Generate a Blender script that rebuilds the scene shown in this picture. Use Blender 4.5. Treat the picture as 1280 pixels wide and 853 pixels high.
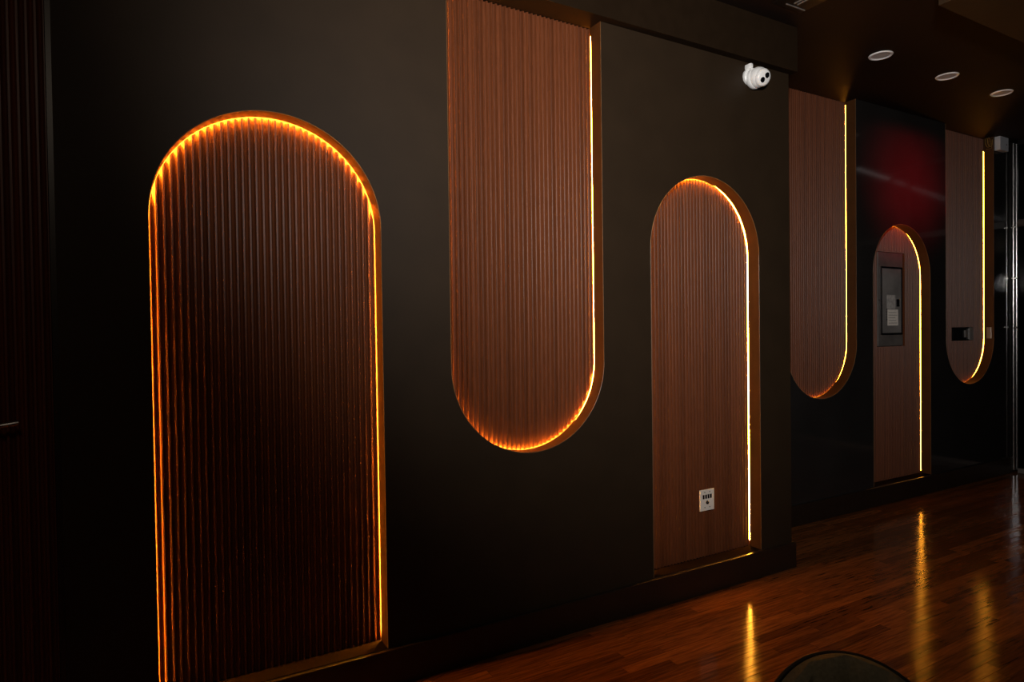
import bpy, bmesh, math, random
from mathutils import Vector, Matrix
random.seed(7)
for o in list(bpy.data.objects): bpy.data.objects.remove(o)
scene = bpy.context.scene
COL = scene.collection
R = math.radians

# ------------------------------------------------------------------ camera
FPX, YAW, PITCH, ROLL = 805.6, R(29.608), R(.917), R(-.779)
CAM = Vector((.0394, -2.6262, 1.5))
fw = Vector((math.sin(YAW)*math.cos(PITCH), math.cos(YAW)*math.cos(PITCH), -math.sin(PITCH)))
rt = Vector((math.cos(YAW), -math.sin(YAW), 0)); up = rt.cross(fw)
rt, up = rt*math.cos(ROLL)+up*math.sin(ROLL), up*math.cos(ROLL)-rt*math.sin(ROLL)
cd = bpy.data.cameras.new('camera'); cam = bpy.data.objects.new('camera', cd); COL.objects.link(cam)
cd.sensor_width = 36; cd.sensor_fit = 'HORIZONTAL'; cd.lens = 36*FPX/1280; cd.clip_start = .05
m3 = Matrix((rt, up, -fw)).transposed(); cam.matrix_world = Matrix.Translation(CAM) @ m3.to_4x4()
scene.camera = cam

# ------------------------------------------------------------------ world, lights, exposure
w = bpy.data.worlds.new('world'); scene.world = w; w.use_nodes = True
w.node_tree.nodes['Background'].inputs[0].default_value = (.5, .42, .36, 1)
w.node_tree.nodes['Background'].inputs[1].default_value = .002
vs = scene.view_settings
vs.view_transform = 'Standard'; vs.look = 'None'; vs.gamma = 1; vs.exposure = 0; vs.use_curve_mapping = False

def spot(name, loc, aim, energy, angle, color, radius, blend=1.0):
    l = bpy.data.lights.new(name, 'SPOT'); l.energy = energy; l.spot_size = R(angle); l.spot_blend = blend
    l.color = color; l.shadow_soft_size = radius
    o = bpy.data.objects.new(name, l); COL.objects.link(o); o.location = loc
    o.rotation_euler = (Vector(aim)-Vector(loc)).to_track_quat('-Z', 'Y').to_euler()
    return o
spot('camera_flash_spot', (.6, -2.5, 2.32), (3.0, 0, 3.2), 410, 125, (1, .95, .90), .12)  # unseen spot standing in for the camera's flash, tilted up and right
spot('red_glow_spot', (5.6, -2.6, 3.0), (5.8, .53, 2.80), 1500, 21, (1, .01, .03), .35)  # unseen lamp, added to make the red glow on the far wall
la = bpy.data.lights.new('room_fill_light', 'AREA'); la.shape = 'RECTANGLE'; la.size, la.size_y = .6, .6; la.energy = 7.0; la.color = (1, .8, .6)  # unseen fill, added to lift the floor, chair and left wall
lo = bpy.data.objects.new('room_fill_light', la); COL.objects.link(lo); lo.location = (-.3, -2.9, 3.25); lo.rotation_euler = (R(38), 0, 0)

# ------------------------------------------------------------------ materials
def nodes(name):
    m = bpy.data.materials.new(name); m.use_nodes = True
    nt = m.node_tree; return m, nt, nt.nodes['Principled BSDF']
def mat(name, col, rough=.5, metal=0, spec=.5, var=.12, scale=14, bump=0, stretch=(1, 1, 1), objvar=0, coat=0):
    m, nt, b = nodes(name)
    tc = nt.nodes.new('ShaderNodeTexCoord'); mp = nt.nodes.new('ShaderNodeMapping'); mp.inputs['Scale'].default_value = stretch
    no = nt.nodes.new('ShaderNodeTexNoise'); no.inputs['Scale'].default_value = scale; no.inputs['Detail'].default_value = 6
    nt.links.new(tc.outputs['Object'], mp.inputs[0])
    src = mp.outputs[0]
    if objvar:
        oi = nt.nodes.new('ShaderNodeObjectInfo'); ad = nt.nodes.new('ShaderNodeVectorMath'); ad.operation = 'ADD'
        mu = nt.nodes.new('ShaderNodeMath'); mu.operation = 'MULTIPLY'; mu.inputs[1].default_value = 37
        nt.links.new(oi.outputs['Random'], mu.inputs[0]); nt.links.new(src, ad.inputs[0]); nt.links.new(mu.outputs[0], ad.inputs[1]); src = ad.outputs[0]
    nt.links.new(src, no.inputs['Vector'])
    rp = nt.nodes.new('ShaderNodeValToRGB'); e = rp.color_ramp.elements
    e[0].position, e[1].position = .3, .72
    e[0].color = (*[c*(1-var) for c in col], 1); e[1].color = (*[min(1, c*(1+var)) for c in col], 1)
    nt.links.new(no.outputs['Fac'], rp.inputs[0]); out = rp.outputs[0]
    if objvar:
        hs = nt.nodes.new('ShaderNodeHueSaturation'); mr = nt.nodes.new('ShaderNodeMapRange')
        mr.inputs[3].default_value = 1-objvar; mr.inputs[4].default_value = 1+objvar
        nt.links.new(oi.outputs['Random'], mr.inputs[0]); nt.links.new(mr.outputs[0], hs.inputs['Value']); nt.links.new(out, hs.inputs['Color']); out = hs.outputs[0]
    nt.links.new(out, b.inputs['Base Color'])
    b.inputs['Roughness'].default_value = rough; b.inputs['Metallic'].default_value = metal
    b.inputs['Specular IOR Level'].default_value = spec; b.inputs['Coat Weight'].default_value = coat
    if bump:
        bp = nt.nodes.new('ShaderNodeBump'); bp.inputs['Strength'].default_value = bump; bp.inputs['Distance'].default_value = .004
        nt.links.new(no.outputs['Fac'], bp.inputs['Height']); nt.links.new(bp.outputs[0], b.inputs['Normal'])
    return m
def emit(name, col, s):
    m, nt, b = nodes(name)
    b.inputs['Base Color'].default_value = (*col, 1); b.inputs['Roughness'].default_value = .5
    b.inputs['Emission Color'].default_value = (*col, 1); b.inputs['Emission Strength'].default_value = s
    return m

M = {}
M['paint'] = mat('brown_wall_paint', (.0245, .0145, .0074), .6, spec=.15, var=.10, scale=5, bump=.04)
M['gloss'] = mat('glossy_black_wall_paint', (.018, .016, .015), .09, spec=.5, var=.15, scale=2.5, bump=0)
M['ceil'] = mat('dark_ceiling_paint', (.013, .0075, .005), .62, spec=.06, var=.10, scale=4)
M['lining'] = mat('niche_lining_paint', (.052, .021, .0062), .40, spec=.35, var=.15, scale=12)
M['bead'] = mat('corner_bead', (.16, .09, .04), .35, spec=.5, var=.1)
M['sill'] = mat('matt_black_sill', (.010, .006, .004), .75, spec=0, var=.1)
M['soffit'] = mat('matt_soffit_paint', (.017, .010, .0055), .8, spec=0, var=.1)
M['base'] = mat('black_baseboard', (.018, .011, .007), .35, spec=.4, var=.1)
M['slat'] = mat('walnut_fluted_slat', (.115, .033, .0115), .42, spec=.23, var=.30, scale=9, stretch=(60, 60, 1.3), objvar=.16, bump=.08)
M['slatdark'] = mat('dark_door_slat', (.10, .024, .010), .42, spec=.35, var=.30, scale=9, stretch=(60, 60, 1.3), objvar=.16, bump=.08)
M['back'] = mat('panel_backing', (.03, .012, .006), .6, var=.1)
M['plank'] = mat('oak_plank', (.115, .039, .0105), .12, spec=.10, var=.45, scale=6, stretch=(1.1, 16, 16), objvar=.38, bump=.07)
M['subfloor'] = mat('subfloor', (.02, .010, .006), .6)
M['white'] = mat('white_plastic', (.88, .88, .87), .35, var=.02)
M['cream'] = mat('cream_plate', (.80, .74, .66), .35, var=.03)
M['black'] = mat('black_plastic', (.006, .006, .007), .25, var=.1)
M['lens'] = mat('black_lens', (.002, .002, .003), .05, var=.1)
M['steel'] = mat('painted_steel_cabinet', (.13, .115, .105), .42, spec=.5, var=.25, scale=9)
M['steeldoor'] = mat('steel_cabinet_door', (.20, .185, .175), .32, spec=.5, var=.3, scale=6)
M['paper'] = mat('paper_label', (.85, .78, .70), .7, var=.08, scale=60)
M['film'] = mat('plastic_sleeve', (.5, .47, .44), .25, var=.25, scale=40)
M['ink'] = mat('ink', (.05, .04, .04), .7)
M['chrome'] = mat('brushed_chrome', (.62, .61, .60), .22, metal=1, var=.08, scale=20)
M['alu'] = mat('aluminium', (.42, .41, .40), .38, metal=1, var=.08, scale=20)
M['blackmetal'] = mat('black_metal', (.015, .013, .012), .3, metal=.6)
M['ring'] = mat('downlight_trim', (.85, .83, .82), .4, var=.03)
M['diff'] = mat('downlight_lens', (.5, .48, .47), .45, var=.05)
M['cloth'] = mat('olive_upholstery', (.19, .17, .11), .8, spec=.25, var=.2, scale=120, bump=.2)
M['piping'] = mat('dark_piping', (.008, .007, .005), .6)
M['wire'] = mat('brass_wire', (.35, .24, .07), .35, metal=.7)
M['greybox'] = mat('grey_box', (.42, .43, .46), .45, var=.05)
M['led'] = emit('warm_led_strip', (1, .38, .028), 190)
M['ledtall'] = emit('bright_warm_led_strip', (1, .40, .030), 430)
M['ledfar'] = emit('dimmer_warm_led_strip', (1, .35, .022), 70)
M['bar'] = emit('dim_white_bar', (1, .93, .9), .45)
def glassmat():
    m, nt, b = nodes('tinted_glass')
    b.inputs['Base Color'].default_value = (.45, .45, .46, 1); b.inputs['Roughness'].default_value = .02
    b.inputs['Transmission Weight'].default_value = 1; b.inputs['IOR'].default_value = 1.12
    return m
M['glass'] = glassmat()

# ------------------------------------------------------------------ helpers
def link(name, me, parent=None, loc=None):
    o = bpy.data.objects.new(name, me); COL.objects.link(o)
    if parent: o.parent = parent
    if loc: o.location = loc
    return o
def tag(o, label, cat, group=None):
    o['label'] = label; o['category'] = cat
    if group: o['group'] = group
    return o
def struct(o): o['kind'] = 'structure'; return o
def thing(name, label, cat, loc=(0, 0, 0), group=None):
    o = bpy.data.objects.new(name, None); COL.objects.link(o); o.location = loc; o.empty_display_size = .1
    return tag(o, label, cat, group)
class MB:
    def __init__(s): s.bm = bmesh.new()
    def box(s, x0, x1, y0, y1, z0, z1, bev=0):
        r = bmesh.ops.create_cube(s.bm, size=1, matrix=Matrix.Translation(((x0+x1)/2, (y0+y1)/2, (z0+z1)/2)) @ Matrix.Diagonal((abs(x1-x0), abs(y1-y0), abs(z1-z0), 1)))
        if bev:
            es = list({e for v in r['verts'] for e in v.link_edges})
            bmesh.ops.bevel(s.bm, geom=es, offset=bev, segments=2, affect='EDGES', profile=.5)
        return s
    def quad(s, pts):
        s.bm.faces.new([s.bm.verts.new(p) for p in pts]); return s
    def cyl(s, p, q, r, r2=None, n=20):
        p, q = Vector(p), Vector(q); d = q-p
        mt = Matrix.Translation((p+q)/2) @ d.to_track_quat('Z', 'Y').to_matrix().to_4x4()
        bmesh.ops.create_cone(s.bm, cap_ends=True, segments=n, radius1=r, radius2=r if r2 is None else r2, depth=d.length, matrix=mt); return s
    def sphere(s, c, r, sc=(1, 1, 1), rot=None, u=28, v=16):
        mt = Matrix.Translation(c) @ (rot.to_matrix().to_4x4() if rot else Matrix()) @ Matrix.Diagonal((*sc, 1))
        bmesh.ops.create_uvsphere(s.bm, u_segments=u, v_segments=v, radius=r, matrix=mt); return s
    def lathe(s, prof, c, axis, n=32):
        a = Vector(axis).normalized(); q = a.to_track_quat('Z', 'Y'); rings = []
        for r_, h in prof:
            rings.append([s.bm.verts.new(Vector(c)+q @ Vector((r_*math.cos(2*math.pi*i/n), r_*math.sin(2*math.pi*i/n), h))) for i in range(n)])
        for a_, b_ in zip(rings, rings[1:]):
            for i in range(n): s.bm.faces.new((a_[i], a_[(i+1) % n], b_[(i+1) % n], b_[i]))
        s.bm.faces.new(rings[0][::-1]); s.bm.faces.new(rings[-1]); return s
    def tube(s, pts, r, n=8):
        pts = [Vector(p) for p in pts]; rings = []
        for i, p in enumerate(pts):
            t = (pts[min(i+1, len(pts)-1)]-pts[max(i-1, 0)]).normalized()
            q = t.to_track_quat('Z', 'Y')
            rings.append([s.bm.verts.new(p+q @ Vector((r*math.cos(2*math.pi*k/n), r*math.sin(2*math.pi*k/n), 0))) for k in range(n)])
        for a_, b_ in zip(rings, rings[1:]):
            for k in range(n): s.bm.faces.new((a_[k], a_[(k+1) % n], b_[(k+1) % n], b_[k]))
        s.bm.faces.new(rings[0][::-1]); s.bm.faces.new(rings[-1]); return s
    def build(s, name, m, parent=None, smooth=False, loc=None):
        bmesh.ops.recalc_face_normals(s.bm, faces=s.bm.faces)
        me = bpy.data.meshes.new(name); s.bm.to_mesh(me); s.bm.free(); me.materials.append(m)
        if smooth:
            for p in me.polygons: p.use_smooth = True
            try: me.set_sharp_from_angle(angle=R(40))
            except Exception: pass
        return link(name, me, parent, loc)

# ------------------------------------------------------------------ layout
ZC, ZS, ZB = 3.33, 3.06, .16          # ceiling, soffit underside, niche sill / baseboard top
YF = .533                              # plane of the set-back far wall
XC, XE = 3.52, 7.60                    # near wall's corner, far wall's end
D = .087                               # depth from wall face to slat crests
near = [dict(x=.0569, w=.8491, up=1, apex=2.357), dict(x=1.2207, w=.8491, up=0, apex=.917), dict(x=2.3897, w=.8491, up=1, apex=2.357)]
far = [dict(x=4.174, w=.871, up=0, apex=.937), dict(x=5.2737, w=.8627, up=1, apex=2.366), dict(x=6.3966, w=.871, up=0, apex=.937)]
def arch(n, x, inset=0):
    """(lower, upper) z of the niche opening at x; None for an end closed by sill / ceiling"""
    rr = n['w']/2-inset; dx = max(-rr, min(rr, x-(n['x']+n['w']/2))); h = math.sqrt(max(0, rr*rr-dx*dx))
    if n['up']: return ZB, n['apex']-n['w']/2+h
    return n['apex']+n['w']/2-h, n['top']
for n in near: n['top'], n['y'], n['lip'], n['led'] = ZS, 0, D-.005, 'led'
near[1]['lip'] = D-.007; near[2]['lip'] = D-.006; near[0]['lip'] = D-.006; near[0]['led'] = 'ledtall'
near[0]['le'] = .0065; near[1]['le'] = near[2]['le'] = .010
for n in far: n['top'], n['y'], n['lip'], n['led'] = ZC, YF, D-.003, 'ledfar'

def wall_mesh(name, x0, x1, ztop, y, niches, m, thick=D+.0225):
    mb = MB(); xs = {x0, x1}; yb = y+thick
    for n in niches:
        for i in range(65):
            xs.add(round(n['x']+n['w']/2-n['w']/2*math.cos(math.pi*i/64), 6))
    xs = sorted(xs)
    def hole(a, b):
        c = (a+b)/2
        for n in niches:
            if n['x']-1e-5 < c < n['x']+n['w']+1e-5: return n
    for a, b in zip(xs, xs[1:]):
        n = hole(a, b)
        if not n:
            for yy in (y, yb): mb.quad([(a, yy, 0), (b, yy, 0), (b, yy, ztop), (a, yy, ztop)])
            continue
        (l0, u0), (l1, u1) = arch(n, a), arch(n, b)
        for yy in (y, yb):
            mb.quad([(a, yy, 0), (b, yy, 0), (b, yy, l1), (a, yy, l0)])
            if u0 < ztop-1e-4 or u1 < ztop-1e-4: mb.quad([(a, yy, u0), (b, yy, u1), (b, yy, ztop), (a, yy, ztop)])
    bmesh.ops.remove_doubles(mb.bm, verts=mb.bm.verts, dist=1e-5)
    mb.quad([(x1, y, 0), (x1, yb, 0), (x1, yb, ztop), (x1, y, ztop)])
    mb.quad([(x0, y, 0), (x0, yb, 0), (x0, yb, ztop), (x0, y, ztop)])
    return struct(mb.build(name, m))
def outline(n, inset=0, z_end=0.0, N=48):
    """perimeter path (x,z): from one straight end round the arch to the other"""
    rr = n['w']/2-inset; cx = n['x']+n['w']/2
    if n['up']:
        cz = n['apex']-n['w']/2; zs = ZB+z_end
        arc = [(cx-rr*math.cos(math.pi*i/N), cz+rr*math.sin(math.pi*i/N)) for i in range(N+1)]
    else:
        cz = n['apex']+n['w']/2; zs = n['top']-z_end
        arc = [(cx-rr*math.cos(math.pi*i/N), cz-rr*math.sin(math.pi*i/N)) for i in range(N+1)]
    return [(arc[0][0], zs)]+arc+[(arc[-1][0], zs)]
POCKET = .0125            # the strip hides in a pocket behind the lining's rear lip
def lining(n, parent):
    mb = MB(); y0, yl, y1 = n['y']+.0004, n['y']+n['lip'], n['y']+D+.022
    rows = [[mb.bm.verts.new((a[0], yy, a[1])) for yy, a in ((y0, p), (yl, p), (yl, q), (y1, q))] for p, q in zip(outline(n), outline(n, -POCKET))]
    for a, b in zip(rows, rows[1:]):
        for k in range(3): mb.bm.faces.new((a[k], b[k], b[k+1], a[k+1]))
    if n['up']:
        P = outline(n, -POCKET); xa, xb = P[0][0], P[-1][0]
        sb = MB(); sb.box(n['x']+.0002, n['x']+n['w']-.0002, n['y']+.0004, y1, ZB-.012, ZB-.0001)
        sb.quad([(xa, yl, ZB), (xb, yl, ZB), (xb, y1, ZB), (xa, y1, ZB)])
        sb.build('niche_sill', M['sill'], parent)
    mb.build('niche_lining', M['lining'], parent, smooth=True)
    mb = MB(); mb.tube([(x, n['y']-.0002, z) for x, z in outline(n, -.0008)], .0016, 6); mb.build('corner_bead', M['bead'], parent, smooth=True)

wn = wall_mesh('wall_back', -.215, XC, ZS, 0, near, M['paint'])
for n in near: lining(n, wn)
wf = wall_mesh('wall_far', XC-.05, XE, ZC, YF, far, M['gloss'])
for n in far: lining(n, wf)
struct(MB().box(-.215, XC-.061, D+.0235, .2, 0, ZS).build('wall_core', M['paint']))
struct(MB().box(XC-.05, XE, YF+D+.0235, YF+.2, 0, ZC).build('wall_core', M['paint']))
struct(MB().box(XC-.06, XC, D+.0235, YF, 0, ZS).build('wall_return', M['paint']))
struct(MB().box(-1.7, -1.6, -4.6, .2, 0, ZC).build('wall_left', M['paint']))
struct(MB().box(-1.7, 13.2, -4.7, -4.6, 0, ZC).build('wall_front', M['paint']))
struct(MB().box(13.1, 13.2, -4.6, .9, 0, ZC).build('wall_right', M['paint']))
struct(MB().box(XE+.1, 13.2, .9, 1.0, 0, ZC).build('wall_lobby', M['paint']))
struct(MB().box(-1.7, -1.15, .0, .16, 0, ZS).build('wall_stub', M['paint']))
struct(MB().box(-1.15, -.215, 0, .16, 2.95, ZS).build('wall_header', M['paint']))
struct(MB().box(-1.7, 13.2, -4.7, 1.0, ZC, ZC+.1).build('ceiling', M['ceil']))
struct(MB().box(-1.6, 3.54, -.05, .16, ZS, ZC-.0005, .002).build('ceiling_soffit', M['soffit']))
struct(MB().box(3.59, XE-.02, -3.4, -.83, 3.13, ZC-.0005, .002).build('ceiling_bulkhead', M['paint']))
for nm, a in (('baseboard_back', (-.215, XC+.02, -.02, -.0005)), ('baseboard_return', (XC+.0005, XC+.02, 0, YF-.021)), ('baseboard_far', (XC+.0005, XE, YF-.02, YF-.0005))):
    struct(MB().box(a[0], a[1], a[2], a[3], .001, ZB-.002, .003).build(nm, M['base']))

# ------------------------------------------------------------------ floor planks
fl = struct(MB().box(-1.7, 13.2, -4.7, 1.0, -.12, -.012).build('floor', M['subfloor']))
def pix(p):
    v = Vector(p)-CAM; d = v.dot(fw)
    return (640+FPX*v.dot(rt)/d, 426.5-FPX*v.dot(up)/d) if d > .1 else None
PW = .0572; planks = []
for r in range(int(5.6/PW)+1):
    y1 = .98-r*PW; x = -1.6-random.random()*.8
    while x < 13.1:
        L = random.uniform(.45, 1.35); x0, x1 = max(x, -1.6), min(x+L, 13.1); x += L
        if x1-x0 < .05: continue
        # foot of the walls: planks stop at the skirting
        cuts = [(x0, x1)]
        ps = [pix((x0+(x1-x0)*t, y1-PW/2, 0)) for t in (0, .25, .5, .75, 1)]
        vis = [p for p in ps if p and -20 < p[0] < 1300 and 560 < p[1] < 880]
        wy = 0 if x1 < XC else YF
        size = 0 if not vis or y1-PW > wy else (L*PW)/(Vector((x0+L/2, y1, 0))-CAM).length**2.6
        planks.append((size, x0, x1, y1))
planks.sort(key=lambda t: -t[0])
def plank_box(mb, x0, x1, y1):
    g = .0004; a, b, c, d = x0+g, x1-g, y1-PW+g, y1-g; e = .0006; dz = 0
    V = [mb.bm.verts.new(p) for p in ((a, c, -.011), (b, c, -.011), (b, d, -.011), (a, d, -.011), (a, c, -e), (b, c, -e), (b, d, -e), (a, d, -e), (a+e, c+e, 0), (b-e, c+e, 0), (b-e, d-e, 0), (a+e, d-e, 0))]
    for i in range(4):
        j = (i+1) % 4; mb.bm.faces.new((V[i], V[j], V[4+j], V[4+i])); mb.bm.faces.new((V[4+i], V[4+j], V[8+j], V[8+i]))
    mb.bm.faces.new(V[8:12]); mb.bm.faces.new(V[3::-1])
rest = MB()
for k, (s, x0, x1, y1) in enumerate(planks):
    if k < 300 and s > 0:
        mb = MB(); cx = (x0+x1)/2; cy = y1-PW/2
        plank_box(mb, x0-cx, x1-cx, PW/2); mb.build('plank', M['plank'], fl, loc=(cx, cy, 0))
    else: plank_box(rest, x0, x1, y1)
rs = rest.build('plank_field', M['plank'], fl); rs['kind'] = 'stuff'

# ------------------------------------------------------------------ fluted slat panels
PITCH_S = .0248; GAP = .0015
NP = 12; SD = .013
RIDGE = .13
def prof(u):
    """depth behind the crest for u in 0..1 across one slat: a round flute between two flat half ridges"""
    if u <= RIDGE or u >= 1-RIDGE: return 0
    t = (u-.5)/(.5-RIDGE); return SD*(1-abs(t)**1.8)
US = [0, RIDGE]+[.5-(.5-RIDGE)*math.cos(math.pi*i/NP) for i in range(1, NP)]+[1-RIDGE, 1]
def slat_mesh(xa, xb, yc, lo, hi, thick=.0172):
    bm = bmesh.new(); cols = []
    for u in US:
        x = xa+(xb-xa)*u; y = yc+prof(u); a, b = lo(x), hi(x)
        if b-a < .002: b = a+.002
        cols.append([bm.verts.new(p) for p in ((x, y, a), (x, y, b), (x, yc+thick, b), (x, yc+thick, a))])
    for p, q in zip(cols, cols[1:]):
        for i in range(4): bm.faces.new((p[i], q[i], q[(i+1) % 4], p[(i+1) % 4]))
    bm.faces.new(cols[0]); bm.faces.new(cols[-1][::-1])
    bmesh.ops.recalc_face_normals(bm, faces=bm.faces)
    me = bpy.data.meshes.new('slat'); bm.to_mesh(me); bm.free()
    me.materials.append(M['slat'])
    for i, p in enumerate(me.polygons): p.use_smooth = True
    me.set_sharp_from_angle(angle=R(50))
    return me
def panel(n, label, cut=None):
    yc = n['y']+D
    t = thing('fluted_panel', label, 'wall panel', (n['x']+n['w']/2, yc+.02, n['apex']-1 if not n['up'] else ZB), 'fluted wood panels in the niches')
    off = -Vector(t.location)
    span = n['w']-2*GAP; cnt = round(span/PITCH_S); p = span/cnt
    # backing board cut to the arch
    mb = MB(); P = outline(n, -POCKET+.001, .001)
    f = mb.bm.faces.new([mb.bm.verts.new((x, yc+.0175, z)) for x, z in P])
    r = bmesh.ops.extrude_face_region(mb.bm, geom=[f]); bmesh.ops.translate(mb.bm, vec=(0, .004, 0), verts=[v for v in r['geom'] if isinstance(v, bmesh.types.BMVert)])
    mb.build('backing_board', M['back'], t, loc=off)
    lo = lambda x: (ZB+.001) if n['up'] else arch(n, x, GAP)[0]
    hi = (lambda x: arch(n, x, GAP)[1]) if n['up'] else (lambda x: n['top']-.002)
    for i in range(cnt):
        xa = n['x']+GAP+i*p; xb = xa+p; xm = (xa+xb)/2
        if cut and xb > cut[0] and xa < cut[1]:
            link('slat', slat_mesh(xa, xb, yc, lo, lambda x: cut[2]), t, off); link('slat', slat_mesh(xa, xb, yc, lambda x: cut[3], hi), t, off)
        else: link('slat', slat_mesh(xa, xb, yc, lo, hi), t, off)
    return t
def led(n, label, ends=(.02, .02)):
    yc = n['y']+D; mb = MB(); th = .0015
    A = outline(n, -.0120); B = outline(n, -.0120+th)
    if n['up']: A[0] = (A[0][0], ZB+ends[0]); A[-1] = (A[-1][0], ZB+ends[1])
    else: A[0] = (A[0][0], n['top']-ends[0]); A[-1] = (A[-1][0], n['top']-ends[1])
    B[0] = (B[0][0], A[0][1]); B[-1] = (B[-1][0], A[-1][1])
    y0, y1 = n['y']+n['lip']+.001, yc+n.get('le', .0065); rows = []
    for (xa, za), (xb, zb) in zip(A, B):
        rows.append([mb.bm.verts.new(q) for q in ((xa, y0, za), (xb, y0, zb), (xb, y1, zb), (xa, y1, za))])
    for p, q in zip(rows, rows[1:]):
        for i in range(4): mb.bm.faces.new((p[i], q[i], q[(i+1) % 4], p[(i+1) % 4]))
    mb.bm.faces.new(rows[0]); mb.bm.faces.new(rows[-1][::-1])
    return tag(mb.build('led_strip', M[n['led']]), label, 'light strip', 'warm light strips edging the niches')
EP = (5.49, 5.872, 1.318, 2.138); BX = (6.69, 7.06, 1.345, 1.475)
panel(near[0], 'tall fluted walnut panel with arched top beside the slatted door')
panel(near[1], 'wide fluted walnut panel hanging from the soffit with rounded bottom')
panel(near[2], 'arched fluted walnut panel holding the white switch plate')
panel(far[0], 'round-bottomed fluted panel partly hidden behind the wall corner')
panel(far[1], 'arched fluted panel cut out around the grey breaker cabinet', EP)
panel(far[2], 'round-bottomed fluted panel with black wall box beside the chrome post', BX)
led(near[0], 'warm light strip around tall arch beside the slatted door')
led(near[1], 'warm light strip curving under the panel hung from the soffit', (.035, .035))
led(near[2], 'warm light strip around the arch with white switch plate', (.03, .03))
led(far[0], 'warm light strip of the niche right behind the wall corner')
led(far[1], 'warm light strip around the arch with breaker cabinet')
led(far[2], 'warm light strip starting below the ceiling beside grey box', (.1, .12))

# ------------------------------------------------------------------ slatted door on the left
dr = struct(bpy.data.objects.new('door_1', None)); COL.objects.link(dr); dr.location = (-.69, .05, 0)
off = Vector((.69, -.05, 0))
MB().box(-1.14, -.232, .069, .11, .004, 2.945).build('door_leaf', M['back'], dr, loc=off)
MB().box(-.231, -.2155, .002, .11, .001, 2.949).build('door_jamb', M['base'], dr, loc=off)
x = -.238
while x-PITCH_S > -1.13:
    me = slat_mesh(x-PITCH_S, x, .05, lambda q: .01, lambda q: 2.94); me.materials.clear(); me.materials.append(M['slatdark'])
    link('slat', me, dr, off); x -= PITCH_S
hd = MB().cyl((-.45, .049, 1.205), (-.45, .041, 1.205), .026).cyl((-.45, .042, 1.205), (-.45, -.002, 1.205), .010)
hd.tube([(-.45, .0, 1.205), (-.43, -.006, 1.206), (-.39, -.008, 1.213), (-.345, -.006, 1.219), (-.328, -.001, 1.2205)], .0085, 12)
hd.build('door_handle', M['alu'], dr, smooth=True, loc=off)

# ------------------------------------------------------------------ security camera under the soffit
t = thing('security_camera', 'white turret security camera with two black lenses below the soffit', 'camera', (3.165, 0, 2.965))
off = -Vector(t.location)
C0 = Vector((3.178, -.054, 2.960))
MB().lathe([(.046, 0), (.048, .005), (.048, .016), (.042, .022)], (3.155, -.0005, 2.972), (0, -1, 0)).build('mount_base', M['white'], t, smooth=True, loc=off)
MB().lathe([(.048, 0), (.058, .012), (.0605, .03), (.058, .036)], C0-Vector((.004, -.050, -.002)), (.06, -1, -.05)).build('housing_ring', M['white'], t, smooth=True, loc=off)
MB().sphere(C0, .0585).build('eyeball', M['white'], t, smooth=True, loc=off)
ax = Vector((-.10, -.8, -.30)).normalized()
fc = C0+ax*.034
MB().lathe([(.0500, 0), (.0490, .010), (.044, .018), (.036, .0225)], fc, ax).build('face_plate', M['white'], t, smooth=True, loc=off)
sx = Vector((.8, 0, 1)); sx = (sx-ax*sx.dot(ax)).normalized()
for k in (-1, 1):
    MB().lathe([(.0150, 0), (.0150, .0022), (.012, .0030)], fc+ax*.0222+sx*.0185*k, ax, 24).build('lens', M['lens'], t, smooth=True, loc=off)
MB().box(3.125, 3.15, -.045, -.0005, 3.01, 3.04, .006).build('cable_gland', M['white'], t, smooth=True, loc=off)

# ------------------------------------------------------------------ switch plate
t = thing('switch_plate', 'white two-gang switch plate screwed onto fluted panel', 'switch plate', (2.876, D-.0005, .43))
off = -Vector(t.location); yp = D-.0005
MB().box(2.819, 2.934, yp-.006, yp, .432, .556, .002).build('plate', M['cream'], t, loc=off)
for k in range(4):
    xk = 2.847+k*.0195
    MB().box(xk-.0068, xk+.0068, yp-.0085, yp-.0055, .502, .527, .0015).build('rocker', M['black'], t, loc=off)
MB().lathe([(.011, 0), (.011, .002), (.008, .008), (.006, .009)], (2.876, yp-.0055, .480), (0, -1, 0), 20).build('dial', M['black'], t, smooth=True, loc=off)
for xk in (2.857, 2.897):
    for zk in (.452, .541): MB().lathe([(.0035, 0), (.0033, .0012)], (xk, yp-.0055, zk), (0, -1, 0), 12).build('screw', M['blackmetal'], t, smooth=True, loc=off)

# ------------------------------------------------------------------ breaker cabinet
yc = YF+D
t = thing('breaker_cabinet', 'grey steel breaker cabinet set into the arched fluted panel', 'breaker panel', ((EP[0]+EP[1])/2, yc, EP[2]))
off = -Vector(t.location)
mb = MB(); a, b, c, d = EP[0]+.006, EP[1]-.006, EP[2]+.005, EP[3]-.005
mb.box(a, b, yc+.004, yc+.0155, c, d, .002); mb.build('cover', M['steel'], t, loc=off)
for q in ((EP[0], EP[0]+.005, EP[2], EP[3]), (EP[1]-.005, EP[1], EP[2], EP[3])): pass
x0, x1, z0, z1 = 5.545, 5.835, 1.435, 1.995
mb = MB()
for q in ((x0-.016, x0, z0-.016, z1+.016), (x1, x1+.016, z0-.016, z1+.016), (x0-.001, x1+.001, z1, z1+.016), (x0-.001, x1+.001, z0-.016, z0)):
    mb.box(q[0], q[1], yc-.004, yc+.005, q[2], q[3], .0015)
mb.build('door_frame', M['black'], t, loc=off)
dd = MB().box(x0+.001, x1-.001, yc-.001, yc+.0045, z0+.001, z1-.001, .0015).build('door', M['steeldoor'], t, loc=off)
lb = MB().box(5.625, 5.785, yc-.0018, yc-.0008, 1.50, 1.64).build('paper_label', M['paper'], dd); lb['label'] = 'pale printed schedule label'
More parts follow.
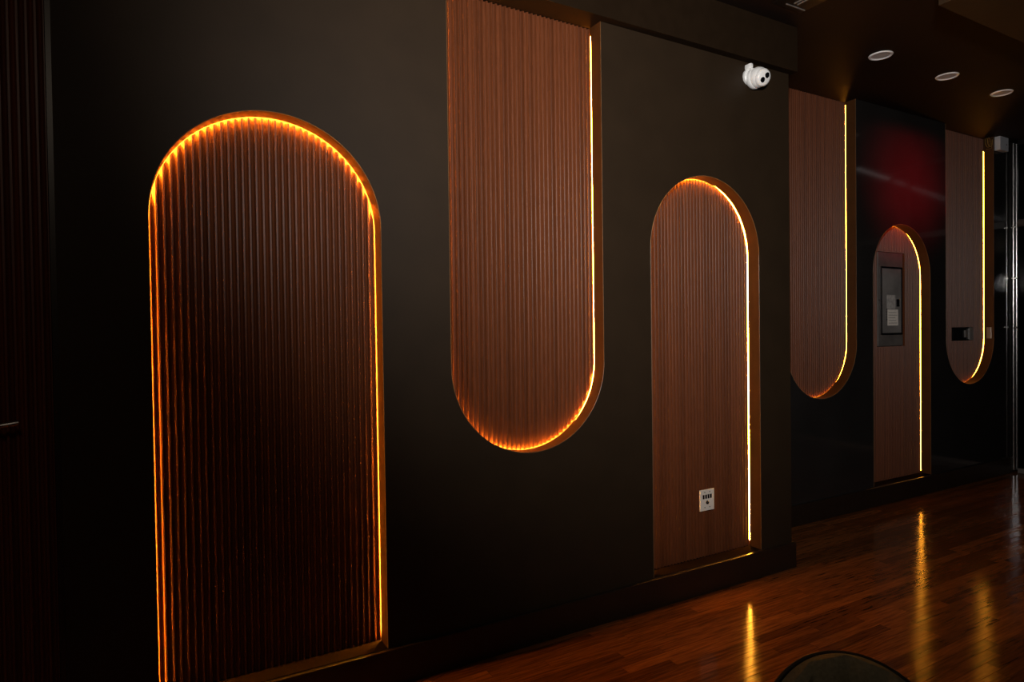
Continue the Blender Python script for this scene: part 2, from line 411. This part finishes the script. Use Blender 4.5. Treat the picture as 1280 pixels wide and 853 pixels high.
for k in range(5): MB().box(5.607, 5.621, yc-.0018, yc-.0008, 1.545+k*.022, 1.559+k*.022).build('printed_mark', M['ink'], dd)
for k in range(5): MB().box(5.64, 5.77-.015*(k % 3), yc-.0021, yc-.0017, 1.52+k*.023, 1.523+k*.023).build('print_line', M['ink'], dd)
MB().box(5.618, 5.742, yc-.0018, yc-.0008, 1.645, 1.765).build('plastic_sleeve', M['film'], dd)
MB().box(5.755, 5.80, yc-.007, yc-.0008, 1.665, 1.73, .002).build('latch', M['black'], dd)
for xk in (5.509, 5.856): MB().lathe([(.007, 0), (.006, .004)], (xk, yc+.0045, 1.72), (0, -1, 0), 14).build('screw', M['chrome'], t, smooth=True, loc=off)

# ------------------------------------------------------------------ black wall box in the last panel
t = thing('wall_box', 'small black recessed wall box in the last fluted panel', 'wall box', ((BX[0]+BX[1])/2, yc, BX[2]))
off = -Vector(t.location)
mb = MB()
for q in ((BX[0]+.004, BX[0]+.016, BX[2]+.003, BX[3]-.003), (BX[0]+.004, BX[1]-.075, BX[3]-.013, BX[3]-.003), (BX[0]+.004, BX[1]-.075, BX[2]+.003, BX[2]+.013)):
    mb.box(q[0], q[1], yc-.004, yc+.015, q[2], q[3])
mb.build('box_rim', M['black'], t, loc=off)
MB().box(BX[0]+.016, BX[1]-.075, yc+.008, yc+.0155, BX[2]+.012, BX[3]-.012).build('box_insert', M['black'], t, loc=off)
MB().box(BX[1]-.075, BX[1]-.004, yc-.006, yc+.0155, BX[2]+.003, BX[3]-.003, .002).build('metal_cover', M['steeldoor'], t, loc=off)
MB().box(BX[1]-.15, BX[1]-.105, yc-.003, yc+.0085, BX[2]+.03, BX[3]-.03, .004).build('knob', M['steel'], t, loc=off)
x = far[2]['x']+far[2]['w']
tag(MB().box(x-.008, x-.0005, YF+.018, YF+.06, 1.36, 1.47, .002).build('metal_clip', M['alu']), 'small metal plate on the side of the last niche', 'plate')

# ------------------------------------------------------------------ grey box and wire near the ceiling
t = thing('junction_box', 'pale grey junction box on the wall under the ceiling', 'junction box', (7.365, YF, 3.19))
off = -Vector(t.location)
MB().box(7.285, 7.452, YF-.05, YF-.0005, 3.195, ZC-.002, .004).build('box_body', M['greybox'], t, loc=off)
MB().lathe([(.008, 0), (.007, .004)], (7.41, YF-.0495, 3.255), (0, -1, 0), 14).build('screw', M['chrome'], t, smooth=True, loc=off)
mb = MB(); P = []
for i in range(50):
    a = i/49*math.pi*4.2; P.append((7.19+.035*math.cos(a), YF+.028-.0008*i, 3.265+.045*math.sin(a)))
mb.tube(P, .0035, 8)
mb.tube([P[-1], (7.262, YF+.015, 3.22), (7.262, YF+.06, 3.22)], .003, 8)
tag(mb.build('coiled_wire', M['wire'], smooth=True), 'loose coil of wire feeding the strip at the top of last niche', 'wire')

# ------------------------------------------------------------------ downlights
for x, y, lb in ((4.398, -.056, 'round recessed ceiling downlight nearest the wall corner'), (5.2, -.074, 'round recessed ceiling downlight between the two others'), (5.962, -.095, 'round recessed ceiling downlight nearest the chrome post')):
    t = thing('ceiling_downlight', lb, 'downlight', (x, y, ZC), 'recessed ceiling downlights')
    mb = MB(); n = 40; pr = [(.058, .0), (.058, -.004), (.063, -.008), (.071, -.007), (.075, -.0005)]
    rings = [[mb.bm.verts.new((r_*math.cos(2*math.pi*i/n), r_*math.sin(2*math.pi*i/n), h)) for i in range(n)] for r_, h in pr]
    for a_, b_ in zip(rings, rings[1:]):
        for i in range(n): mb.bm.faces.new((a_[i], a_[(i+1) % n], b_[(i+1) % n], b_[i]))
    mb.build('trim_ring', M['ring'], t, smooth=True)
    MB().lathe([(.0575, -.0025), (.0575, -.0005)], (0, 0, 0), (0, 0, 1), 40).build('lens', M['diff'], t)
# ceiling vent by the soffit
t = thing('ceiling_vent', 'small dark slotted ceiling vent beside the soffit end', 'vent', (3.27, -.30, ZC))
MB().box(-.12, .12, -.16, .12, -.004, -.0005).build('vent_plate', M['blackmetal'], t)
for k in (-1, 1): MB().box(k*.014-.004, k*.014+.004, -.14, .06, -.010, -.004, .001).build('slat', M['steel'], t)
MB().box(-.05, .11, .08, .088, -.009, -.004, .001).build('slat', M['steel'], t)

# ------------------------------------------------------------------ glazed partition with chrome post
t = struct(bpy.data.objects.new('window_1', None)); COL.objects.link(t); t.location = (XE+.04, .4, 0)
off = -Vector(t.location); yb = YF-.0005
MB().box(XE+.001, XE+.05, YF+.0005, YF+.35, 0, ZC-.001).build('corner_stud', M['base'], t, loc=off)
mb = MB()
for k in (0, 1): mb.cyl((XE+.005+.055*k, YF-.026-.004*k, .03), (XE+.005+.055*k, YF-.026-.004*k, ZC-.03), .015, n=24)
mb.build('post', M['chrome'], t, smooth=True, loc=off)
for z in (1.46, 1.95, 2.46): MB().box(XE-.012, XE+.08, YF-.05, YF-.008, z, z+.014, .003).build('post_collar', M['chrome'], t, loc=off)
MB().box(XE+.02, XE+.1, -3.3, YF-.052, .001, .05, .004).build('floor_track', M['steel'], t, loc=off)
MB().box(XE+.02, XE+.08, -3.3, YF-.052, 2.47, 2.54, .003).build('transom', M['blackmetal'], t, loc=off)
MB().box(XE+.02, XE+.08, -3.3, YF-.052, ZC-.05, ZC-.001, .003).build('head_track', M['blackmetal'], t, loc=off)
for y in (-.5, -1.4, -2.3, -3.25): MB().box(XE+.03, XE+.07, y, y+.04, .05, ZC-.05, .003).build('mullion', M['blackmetal'], t, loc=off)
for z0, z1 in ((.05, 2.47), (2.54, ZC-.05)):
    for y0, y1 in ((-.459, YF-.053), (-1.359, -.501), (-2.259, -1.401), (-3.21, -2.301)):
        MB().box(XE+.046, XE+.052, y0, y1, z0, z1).build('pane', M['glass'], t, loc=off)
# unseen glowing bars, added so their reflection runs across the glossy wall
def add_glow_bar(p, q, lb):
    p, q = Vector(p), Vector(q); d = (q-p).normalized(); s = d.cross(Vector((0, 0, 1)))
    t = thing('reflection_bar', lb, 'light bar', tuple((p+q)/2), 'unseen bars added for the wall reflection')
    off = -Vector(t.location); mb = MB()
    mb.tube([p, q], .014, 10); mb.build('tube', M['bar'], t, smooth=True, loc=off)
    for f in (.08, .92):
        c = p.lerp(q, f); MB().cyl(c, (c.x, c.y, ZC-.001), .006, n=10).build('hanger', M['blackmetal'], t, loc=off)
add_glow_bar((6.76, -.531, 3.2), (7.56, -.66, 3.2), 'unseen white bar added inside the glazed partition for its wall reflection')
add_glow_bar((7.74, -.69, 3.2), (12.6, -1.58, 3.2), 'unseen white bar added beyond the glazed partition for its wall reflection')

# ------------------------------------------------------------------ chair in the foreground
CX, CY, CA = 1.225, -1.895, R(44)        # chair faces back towards the room's near side
t = thing('tub_chair', 'olive channel-tufted tub chair with rounded back in the foreground', 'chair', (CX, CY, 0))
t.rotation_euler = (0, 0, CA)
def top(a): return .783-.15*(abs(a)/1.35)**2
mb = MB(); NA, RI = 64, .155; rows = []
for i in range(NA+1):
    a = -1.5+3.0*i/NA; ri = RI-.012*abs(math.sin(a*7)); ro = RI+.05; zt = top(a); c, s = math.cos(a), math.sin(a)
    pr = [(ri, .40), (ri-.004, .55), (ri+.0, zt-.05), (ri+.008, zt-.015), (ri+.025, zt), (ro-.012, zt-.004), (ro, zt-.025), (ro+.004, .6), (ro-.01, .36)]
    rows.append([mb.bm.verts.new((r_*c, r_*s, z)) for r_, z in pr])
for p, q in zip(rows, rows[1:]):
    for i in range(len(p)): j = (i+1) % len(p); mb.bm.faces.new((p[i], q[i], q[j], p[j]))
mb.bm.faces.new(rows[0]); mb.bm.faces.new(rows[-1][::-1])
mb.build('backrest', M['cloth'], t, smooth=True)
MB().tube([((RI+.047)*math.cos(a), (RI+.047)*math.sin(a), top(a)-.008) for a in [-1.5+3*i/48 for i in range(49)]], .006, 8).build('piping', M['piping'], t, smooth=True)
mb = MB(); mb.lathe([(.12, .34), (.148, .36), (.15, .43), (.135, .455), (.08, .462)], (-.0, 0, 0), (0, 0, 1), 40); mb.build('seat', M['cloth'], t, smooth=True)
for k in range(4):
    a = math.pi/4+k*math.pi/2
    MB().cyl((.12*math.cos(a), .12*math.sin(a), .345), (.17*math.cos(a), .17*math.sin(a), .001), .014, .009, 14).build('leg', M['blackmetal'], t, smooth=True)
